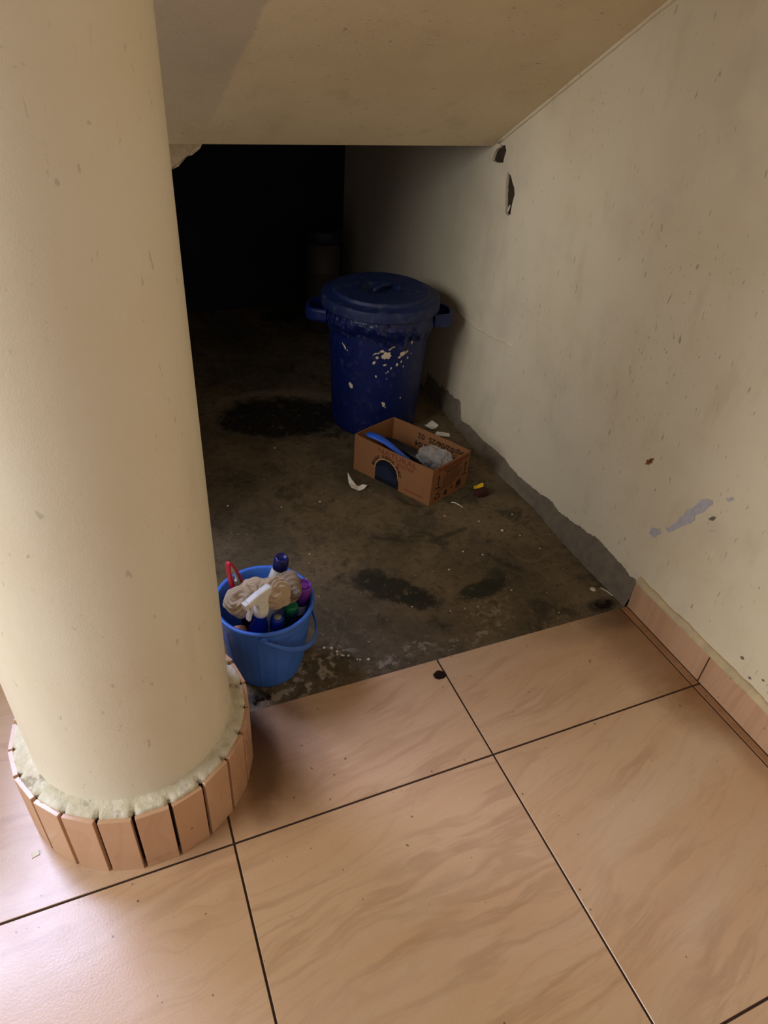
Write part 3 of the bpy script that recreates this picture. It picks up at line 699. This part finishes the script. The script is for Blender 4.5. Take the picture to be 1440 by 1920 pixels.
# things inside the carton
dp = empty('dustpan', (.80, 1.12, 0), 'bright blue plastic dustpan lying in the carton with its handle over the edge', 'dustpan')
def rl3(pts, o): return [Vector(q) - Vector(o) for q in pts]
o0 = (.80, 1.12, 0)
bm = BM(); tube(bm, rl3([(.738, 1.196, .156), (.746, 1.188, .157), (.766, 1.164, .156), (.79, 1.138, .147), (.815, 1.112, .128), (.84, 1.086, .108), (.862, 1.062, .09)], o0), [.008, .015, .017, .015, .012, .012, .013], 12, .42)
link('handle', bm, M['dustpan'], dp, smooth=True)
bm = BM(); A = [Vector(q) - Vector(o0) for q in ((.845, 1.08, .098), (.875, 1.052, .080), (.935, .995, .030), (.900, .975, .045), (.842, 1.045, .094))]
pan = [(.852, 1.050, .094), (.905, .973, .055), (.960, 1.000, .030), (.905, 1.085, .066)]
def slab(bm, quad, th):
    q = [Vector(x) - Vector(o0) for x in quad]; nn = (q[1] - q[0]).cross(q[2] - q[0]).normalized() * th
    vs = [bm.verts.new(x) for x in q] + [bm.verts.new(x + nn) for x in q]
    bm.faces.new(vs[:4]); bm.faces.new(vs[4:])
    for i in range(4): bm.faces.new((vs[i], vs[(i + 1) % 4], vs[4 + (i + 1) % 4], vs[4 + i]))
slab(bm, pan, .003); link('pan', bm, M['dustpan'], dp, bevel=.001)
bm = BM(); slab(bm, [(.852, 1.050, .094), (.905, .973, .055), (.905, .973, .085), (.852, 1.050, .116)], .003); link('pan_side', bm, M['dustpan'], dp, bevel=.001)
br = empty('hand_brush', (.87, 1.15, 0), 'dark hand brush lying along the far side of the open carton', 'brush')
bm = BM(); tube(bm, [(-.045, .075, .105), (-.02, .045, .1), (.0, .02, .092), (.03, -.02, .082), (.06, -.06, .07), (.075, -.08, .064)], [.012, .02, .022, .022, .02, .016], 10, .6); link('brush_head', bm, M['black_plastic'], br, smooth=True)
bm = BM(); rb = random.Random(2)
for i in range(90):
    f = rb.random(); p0 = Vector((-.04 + .11 * f, .07 - .145 * f, .095 - .03 * f)) + Vector((rb.uniform(-.012, .012), rb.uniform(-.012, .012), 0)); tube(bm, [p0, p0 + Vector((rb.uniform(-.012, .012), rb.uniform(-.012, .012), -.05))], .0012, 4)
o = link('bristles', bm, M['black_plastic'], br); o['kind'] = 'stuff'
bm = BM(); bmesh.ops.create_icosphere(bm, subdivisions=4, radius=1)
for v in bm.verts:
    n_ = v.co.normalized(); k = 1 + .22 * mnoise.noise(n_ * 2.2) + .16 * abs(mnoise.noise(n_ * 5 + Vector((3, 0, 0)))) - .13 * abs(mnoise.noise(n_ * 11))
    v.co = Vector((n_.x * .062 * k, n_.y * .044 * k, n_.z * .036 * k))
o = link('plastic_film', bm, M['film'], loc=(.945, 1.062, .103)); o.rotation_euler = (0, 0, -.9)
tag(o, 'crumpled clear plastic film bundle in the near right corner of the carton', 'plastic bag')

# ------------------------------------------------------------------ small blue bucket
KX, KY = .182, .440
bk = empty('bucket', (KX, KY, ZF), 'bright blue plastic bucket full of cleaning things beside the column', 'bucket')
def bkr(z): return .0865 + .028 * z / .223
def facet(a, z):
    q = (a / (2 * pi) * 16) % 1.0; d = min(q, 1 - q)
    return .0022 * max(0, 1 - d / .07)
prof = [(0, .006), (.074, .006), (.079, 0), (.0845, .002), (.087, .008)] + [(bkr(z), z) for z in (.03, .06, .09, .12, .15, .18)] + [(bkr(.188), .188), (.1115, .190), (.1130, .204), (.1135, .214), (.1175, .216), (.1195, .220), (.1185, .2245), (.114, .2255), (.1095, .223), (.1075, .205), (.1045, .18), (.0825, .012), (0, .011)]
link('body', lathe(BM(), prof, 160, wob=lambda a, z: facet(a, z) if 0.02 < z < .187 else 0), M['bucket'], bk, smooth=True)
# bail handle hanging down on the near right side
phi = radians(-106); ax = Vector((cos(phi), sin(phi), 0)); od = Vector((cos(phi + pi / 2), sin(phi + pi / 2), 0)); pts = []
for i in range(41):
    g = pi * i / 40; e = sin(g) ** .85; down = .088 * e; z = .206 - down; out = max(.124 * e, 0)
    q = ax * (.1205 * cos(g)) + od * out + Vector((0, 0, z)); rr = sqrt(q.x ** 2 + q.y ** 2); mn = bkr(z) + .009 + .004 * e
    if rr < mn: q.x *= mn / rr; q.y *= mn / rr
    pts.append(q)
bm = BM(); rings = []
for i, q in enumerate(pts):
    d = (pts[min(i + 1, 40)] - pts[max(i - 1, 0)]).normalized(); rn = Vector((q.x, q.y, 0)).normalized(); s = d.cross(rn).normalized(); w = .0055 + .004 * sin(pi * i / 40)
    rings.append([bm.verts.new(q + rn * (.0028 * cos(2 * pi * k / 10)) + s * (w * sin(2 * pi * k / 10))) for k in range(10)])
for A, B in zip(rings, rings[1:]):
    for k in range(10): bm.faces.new((A[k], A[(k + 1) % 10], B[(k + 1) % 10], B[k]))
bm.faces.new(rings[0][::-1]); bm.faces.new(rings[-1])
link('handle', bm, M['bucket'], bk, smooth=True)
for s in (1, -1):
    bm = lathe(BM(), [(0, -.004), (.009, -.004), (.009, .006), (.006, .008), (0, .008)], 20); q = ax * (s * .1125) + Vector((0, 0, .204))
    xf(bm, frame(q, (0, 0, 1), (ax * s).cross(Vector((0, 0, 1))), ax * s)); link('handle_lug', bm, M['bucket'], bk, smooth=True)

def bottle(name, base_, top, label, parts, z0=.0125, cat='bottle'):
    e = empty(name, (base_[0], base_[1], z0), label, cat); e.rotation_euler = (Vector(top) - Vector((base_[0], base_[1], z0))).to_track_quat('Z', 'Y').to_euler()
    for nm, prof, mat, sd in parts: link(nm, lathe(BM(), prof, 40), M[mat], e, smooth=True)
    return e
def capprof(r, z0, z1, ch=.003): return [(0, z0), (r, z0), (r, z1 - ch), (r - ch, z1), (r * .6, z1), (0, z1)]
bottle('detergent_bottle', (.197, .492), (.238, .482, .3), 'white bottle with navy cap standing tallest in the blue bucket', [
    ('body', [(0, 0), (.023, 0), (.025, .004), (.027, .12), (.028, .18), (.027, .208), (.0225, .236), (.019, .256), (.018, .260), (0, .260)], 'white_plastic', 0),
    ('cap', [(0, .256), (.0185, .256), (.0185, .273), (.0175, .287), (.015, .292), (.011, .292), (.010, .289), (0, .289)], 'navy_cap', 0)])
bottle('fabric_softener_bottle', (.241, .458), (.274, .429, .238), 'pale bottle with wide purple cap at the right of the blue bucket', [
    ('body', [(0, 0), (.019, 0), (.021, .004), (.021, .13), (.0205, .17), (.019, .186), (0, .186)], 'white_plastic', 0),
    ('label_band', [(.0213, .09), (.0216, .092), (.0216, .150), (.0213, .152)], 'dark_label', 0),
    ('cap', [(0, .184), (.0212, .184), (.0212, .214), (.0202, .238), (.019, .242), (.0165, .242), (.0155, .236), (.0125, .234), (.012, .239), (.0095, .241), (0, .241)], 'purple', 0)])
bottle('disinfectant_bottle', (.224, .416), (.238, .404, .215), 'dark bottle with green screw cap between the purple and blue caps', [
    ('body', [(0, 0), (.016, 0), (.018, .003), (.018, .115), (.0175, .14), (.0145, .165), (.0135, .18), (0, .18)], 'teal_bottle', 0),
    ('cap', capprof(.0165, .177, .205), 'green', 0)])
bottle('clear_bottle', (.186, .402), (.200, .391, .2), 'small clear bottle with bright blue cap nearest the bucket rim', [
    ('body', [(0, 0), (.016, 0), (.018, .003), (.018, .10), (.017, .13), (.0135, .152), (.013, .165), (0, .165)], 'clear', 0),
    ('cap', [(0, .155), (.0165, .155), (.0165, .181), (.0145, .187), (.011, .188), (0, .188)], 'cap_blue', 0),
    ('cap_top', [(0, .1885), (.0095, .1885), (.0095, .1895), (0, .19)], 'grey_grip', 0)])
# trigger sprayer
sp = empty('spray_bottle', (.140, .425, .0125), 'deep blue spray bottle with white trigger head at the front of the bucket', 'bottle')
sp.rotation_euler = Vector((.022, -.045, .248)).to_track_quat('Z', 'Y').to_euler()
link('body', lathe(BM(), [(0, 0), (.022, 0), (.0245, .004), (.025, .12), (.0245, .15), (.0205, .180), (.0165, .205), (.0155, .216), (.0155, .232), (0, .232)], 40), M['spray_blue'], sp, smooth=True)
link('collar', lathe(BM(), [(0, .226), (.0175, .226), (.0178, .232), (.0165, .258), (0, .258)], 40), M['white_plastic'], sp, smooth=True)
hd = Vector((-.059, -.025, -.006)).normalized(); hs = hd.cross(Vector((0, 0, 1))).normalized(); hu = hs.cross(hd)
hd, hu, hs = hd * .8, hu * .8, hs * .85
MX = sp.rotation_euler.to_matrix().inverted().to_4x4() @ frame((0, 0, 0), hd, hu, hs); MX.translation = (0, 0, .254)
def prism(outl, w, name, parent, bev=.0025, taper=None):
    bm = poly_fill(outl); bmesh.ops.translate(bm, vec=(0, 0, -w / 2), verts=bm.verts[:]); extrude(bm, (0, 0, w)); xf(bm, MX)
    return link(name, bm, M['white_plastic'], parent, bevel=bev)
head = prism([(-.015, 0), (.015, 0), (.019, .018), (.030, .027), (.047, .029), (.047, .047), (.010, .055), (-.030, .058), (-.040, .054), (-.036, .046), (-.022, .022)], .022, 'spray_head', sp, .004)
prism([(.045, .027), (.057, .026), (.057, .046), (.045, .047)], .019, 'nozzle', head, .0015)
prism([(.028, .028), (.037, .028), (.042, .010), (.051, -.010), (.054, -.022), (.046, -.024), (.040, -.010), (.032, .008)], .014, 'trigger', head, .0015)
# red brush handle
rb_ = empty('scrub_brush', (.128, .488, .026), 'red rimmed brush handle with pale grey grip at the left of the bucket', 'brush')
def loop(w, h, n=44):
    out = []
    for i in range(n):
        a = 2 * pi * i / n; s = sin(a); out.append((w * cos(a) * (1 - .18 * s), h * s))
    return out
rl_ = Matrix.Translation((0, 0, .215)) @ Matrix.Rotation(radians(-12), 4, 'Y') @ Matrix.Rotation(radians(35), 4, 'Z')
bm = poly_fill(loop(.0165, .075), [[(x, y) for x, y in loop(.0095, .063)]]); bmesh.ops.translate(bm, vec=(0, 0, -.006), verts=bm.verts[:]); extrude(bm, (0, 0, .012))
xf(bm, rl_ @ Matrix.Rotation(pi / 2, 4, 'X')); link('handle_rim', bm, M['red'], rb_, bevel=.002)
bm = poly_fill(loop(.0096, .0632), [[(x * 1.0, y + .028) for x, y in loop(.0058, .017)]]); bmesh.ops.translate(bm, vec=(0, 0, -.0045), verts=bm.verts[:]); extrude(bm, (0, 0, .009))
xf(bm, rl_ @ Matrix.Rotation(pi / 2, 4, 'X')); link('grip', bm, M['grey_grip'], rb_, bevel=.001)
bm = tube(BM(), [(.022, -.0, .02), (.018, 0, .07), (.014, 0, .15)], [.016, .014, .010], 12); link('brush_neck', bm, M['black_plastic'], rb_, smooth=True)
# rag: three twisted lobes of cloth joined into one
def lobe(bm, c, rad, axis, folds, amp, tw, seed, sub=5):
    t_ = BM(); bmesh.ops.create_icosphere(t_, subdivisions=sub, radius=1); q = Vector((0, 0, 1)).rotation_difference(Vector(axis).normalized()).to_matrix()
    for v in t_.verts:
        n_ = v.co.normalized(); th = atan2(n_.y, n_.x); po = math.acos(max(-1, min(1, n_.z)))
        rg = sin(folds * th + tw * po * 2.2 + 2.0 * mnoise.noise(n_ * 1.7 + Vector((seed, 0, 0)))); rg = abs(rg) ** .55
        k = 1 + amp * (rg - .5) * min(1, po * 1.3) + .16 * mnoise.noise(n_ * 2.0 + Vector((seed * 3, 1, 0))) - .28 * max(0, 1 - po / .45)
        loc = q @ (n_ * k); v.co = Vector(c) + Vector((loc.x * rad[0], loc.y * rad[1], loc.z * rad[2]))
    merge(bm, t_)
view = (-.15, -.62, .72)
bm = BM()
lobe(bm, (.122, .420, .247), (.034, .031, .034), (-.35, -.5, .7), 2, .27, 4.2, 1)
lobe(bm, (.160, .440, .260), (.031, .026, .021), (-.5, -.3, .7), 3, .24, 2.6, 4)
lobe(bm, (.201, .414, .262), (.036, .030, .033), (.1, -.72, .5), 3, .27, 3.0, 2)
lobe(bm, (.204, .400, .243), (.028, .017, .018), (.2, -.8, .3), 3, .24, 1.6, 7)
# broad loop of cloth at the right
prev = None; rings = []
for i in range(29):
    f = i / 28.0; a = radians(205 - 330 * f); cx, cz = .240 + .024 * cos(a), .266 + .027 * sin(a); rr = .010 + .004 * sin(pi * f)
    rings.append(((cx, .424 - .014 * f, cz), a))
t_ = BM(); prev = None
for i, (q, a) in enumerate(rings):
    row = []
    for k in range(13):
        g = -1 + 2 * k / 12.0; wv = .0022 * sin(k * 2.3 + i * .3)
        row.append(t_.verts.new((q[0] + cos(a) * (wv - .004 * g * g), q[1] + g * .017, q[2] + sin(a) * (wv - .004 * g * g) + .010 * g)))
    if prev:
        for k in range(12): t_.faces.new((prev[k], row[k], row[k + 1], prev[k + 1]))
    prev = row
bmesh.ops.solidify(t_, geom=t_.faces[:], thickness=.004); merge(bm, t_)
rag = link('cleaning_rag', bm, M['cloth'], smooth=True)
tag(rag, 'twisted beige cloth rag heaped on top of the bucket', 'rag')
# small things low in the bucket
bm = BM(); bmesh.ops.create_icosphere(bm, subdivisions=3, radius=1)
for v in bm.verts:
    k = 1 + .15 * mnoise.noise(v.co * 2.5); s = lambda c: math.copysign(abs(c) ** .7, c); v.co = Vector((s(v.co.x) * .017 * k, s(v.co.y) * .014 * k, s(v.co.z) * .024 * k))
o = link('scrub_sponge', bm, M['sponge'], loc=(.112, .402, .160), smooth=True); tag(o, 'small peach sponge wedged at the left inside the bucket', 'sponge')

# ------------------------------------------------------------------ litter on the floor
def sheet(name, outl, loc, mat, bend, rz=0, label='', cat='paper', th=.0006):
    bm = poly_fill(outl)
    for _ in range(2): bmesh.ops.subdivide_edges(bm, edges=bm.edges[:], cuts=1)
    for v in bm.verts: v.co.z = bend(v.co.x, v.co.y) + .0012 * mnoise.noise(v.co * 90)
    mz = min(v.co.z for v in bm.verts)
    for v in bm.verts: v.co.z -= mz - .0004
    o = link(name, bm, M[mat], loc=loc); o.rotation_euler[2] = rz; s = o.modifiers.new('thick', 'SOLIDIFY'); s.thickness = th; s.offset = 1
    return tag(o, label, cat)
sheet('paper_scrap', [(-.035, .040), (-.020, .020), (.0, .005), (.018, .012), (.036, .004), (.026, -.012), (.004, -.020), (-.020, -.018), (-.030, .004)], (.676, 1.107, ZF), 'paper', lambda x, y: .020 * max(0, y - .006) / .034 + .012 * abs(x - .01) / .03, -.35, 'white torn paper scrap folded like wings, lying left of the carton')
sheet('paper_scrap', [(-.030, -.022), (.022, -.020), (.030, .020), (-.010, .028), (-.028, .010)], (1.119, 1.425, ZF), 'paper', lambda x, y: .012 * abs(x) / .03, .5, 'white paper scrap behind the carton, the one farther back')
sheet('paper_scrap', [(-.034, -.012), (.012, -.020), (.036, -.006), (.030, .014), (-.020, .016)], (1.130, 1.352, ZF), 'paper', lambda x, y: .009 * abs(y) / .02, -.5, 'white paper scrap just behind the carton, close to its far corner')
sheet('candy_wrapper', [(-.022, -.006), (-.004, -.016), (.018, -.012), (.024, .002), (.006, .012), (-.008, .016)], (1.092, .978, ZF), 'yellow', lambda x, y: .008 * abs(x) / .02 + .004 * sin(y * 300), .1, 'yellow crumpled wrapper scrap beside the dark brown lump', 'wrapper')
bm = BM(); bmesh.ops.create_icosphere(bm, subdivisions=3, radius=1)
for v in bm.verts:
    k = 1 + .22 * mnoise.noise(v.co * 1.6) + .08 * mnoise.noise(v.co * 5); s = lambda c: math.copysign(abs(c) ** .6, c)
    v.co = Vector((s(v.co.x) * .027 * k, s(v.co.y) * .017 * k, max(s(v.co.z) * .014 * k, -.011)))
o = link('dirt_lump', bm, M['brown'], loc=(1.085, .936, ZF + .011)); o.rotation_euler[2] = .15; tag(o, 'dark brown squarish lump on the concrete right of the carton', 'lump')
def stick(pts, r, label):
    b = Vector((pts[0][0], pts[0][1], ZF)); o = link('straw_bit', tube(BM(), [Vector(q) - b for q in pts], r, 6), M['straw'], loc=b, smooth=True); return tag(o, label, 'straw')
stick([(.958, .926, ZF + .0018), (.968, .917, ZF + .004), (.976, .903, ZF + .0035), (.984, .886, ZF + .0018)], [.0016, .002, .002, .0012], 'thin pale straw bit on the concrete right of the carton foot')
stick([(1.198, .392, ZF + .0018), (1.207, .372, ZF + .0026), (1.212, .350, ZF + .0018)], [.0016, .0019, .0014], 'thin pale straw bit near the end of the skirting')
bm = BM(); bmesh.ops.create_icosphere(bm, subdivisions=3, radius=1)
for v in bm.verts:
    k = 1 + .25 * mnoise.noise(v.co * 2 + Vector((4, 0, 0))); v.co = Vector((v.co.x * .0155 * k, v.co.y * .013 * k, max(v.co.z * .004 * k, -.0015)))
o = link('dirt_blob', bm, M['black'], loc=(.583, .250, .0016), smooth=True); tag(o, 'black round blob of dirt on the tile beside the joint', 'dirt')
sheet('paper_chip', [(-.008, -.004), (.006, -.006), (.008, .004), (-.006, .006)], (-.364, .112, .0004), 'paper', lambda x, y: .0008 * abs(x) / .01, .4, 'tiny white paper chip on the tile left of the column')
def crumb(x, y, r, mat, z0=ZF, seed=0, flat=.7):
    bm = BM(); bmesh.ops.create_icosphere(bm, subdivisions=1, radius=1); rn = random.Random(seed)
    for v in bm.verts: v.co *= rn.uniform(.75, 1.2)
    for v in bm.verts: v.co = Vector((v.co.x * r, v.co.y * r, v.co.z * r * flat))
    mz = min(v.co.z for v in bm.verts)
    o = link('plaster_crumb', bm, M[mat], loc=(x, y, z0 - mz)); o.rotation_euler[2] = rn.uniform(0, 6); return o
CR = [(.332, .433, 4.5), (.351, .427, 5), (.36, .41, 4.5), (.358, .402, 3), (.368, .395, 3.5), (.372, .393, 3), (.384, .388, 3.5), (.402, .369, 3), (.408, .365, 3), (.429, .359, 4.5)]
for i, (x, y, r) in enumerate(CR):
    tag(crumb(x, y, r * .001, 'pebble', seed=i), 'tiny cream plaster crumb on the concrete between bucket and tile edge', 'crumb', 'crumbs trailing from the bucket')
CR2 = [(1.05, .729, 6), (.873, .674, 3.5), (.791, .61, 4), (.409, .811, 3), (.367, .705, 3), (.618, .5, 3.5), (.926, .64, 3.5), (.715, .45, 3), (1.014, .344, 2.5), (.524, 1.062, 4), (.224, 1.129, 4), (.392, 1.071, 3), (.466, 1.439, 4), (1.034, 1.002, 3), (.76, .445, 2.5), (1.095, .69, 3), (1.12, .61, 3), (1.0, .80, 3), (.9, .86, 3), (1.13, .80, 3), (.93, .47, 3), (.80, .44, 3)]
for i, (x, y, r) in enumerate(CR2):
    own = {0: 'largest pale crumb on the concrete, between the carton and the skirting end', 2: 'cream crumb at the upper edge of the dark stain nearest the wall', 9: 'pale crumb on the concrete left of the winged paper scrap',
           10: 'pale crumb on the dark concrete nearest the column edge', 12: 'pale crumb at the near edge of the black puddle stain'}.get(i)
    tag(crumb(x, y, r * .001, 'pebble', seed=40 + i), own or 'speck of pale plaster no bigger than a lentil on the open concrete', 'crumb', 'crumbs scattered on the concrete')
tag(crumb(1.170, .392, .010, 'pebble', seed=90, flat=.3), 'flat tan plaster flake next to the straw bit by the skirting end', 'flake')
for i, (x, y, r) in enumerate(((1.150, .324, .009), (1.165, .318, .007), (1.178, .330, .008), (1.14, .333, .006))):
    tag(crumb(x, y, r, 'black', seed=60 + i, flat=.6), 'black crumb of dirt by the tile edge near the skirting end', 'crumb', 'black crumbs by the skirting end')
for i, (x, y, r) in enumerate(((.128, .332, .008), (.140, .328, .006), (.155, .326, .007), (.12, .322, .006))):
    tag(crumb(x, y, r, 'black', seed=70 + i, flat=.5), 'black crumb of dirt on the concrete in front of the bucket', 'crumb', 'black crumbs in front of the bucket')
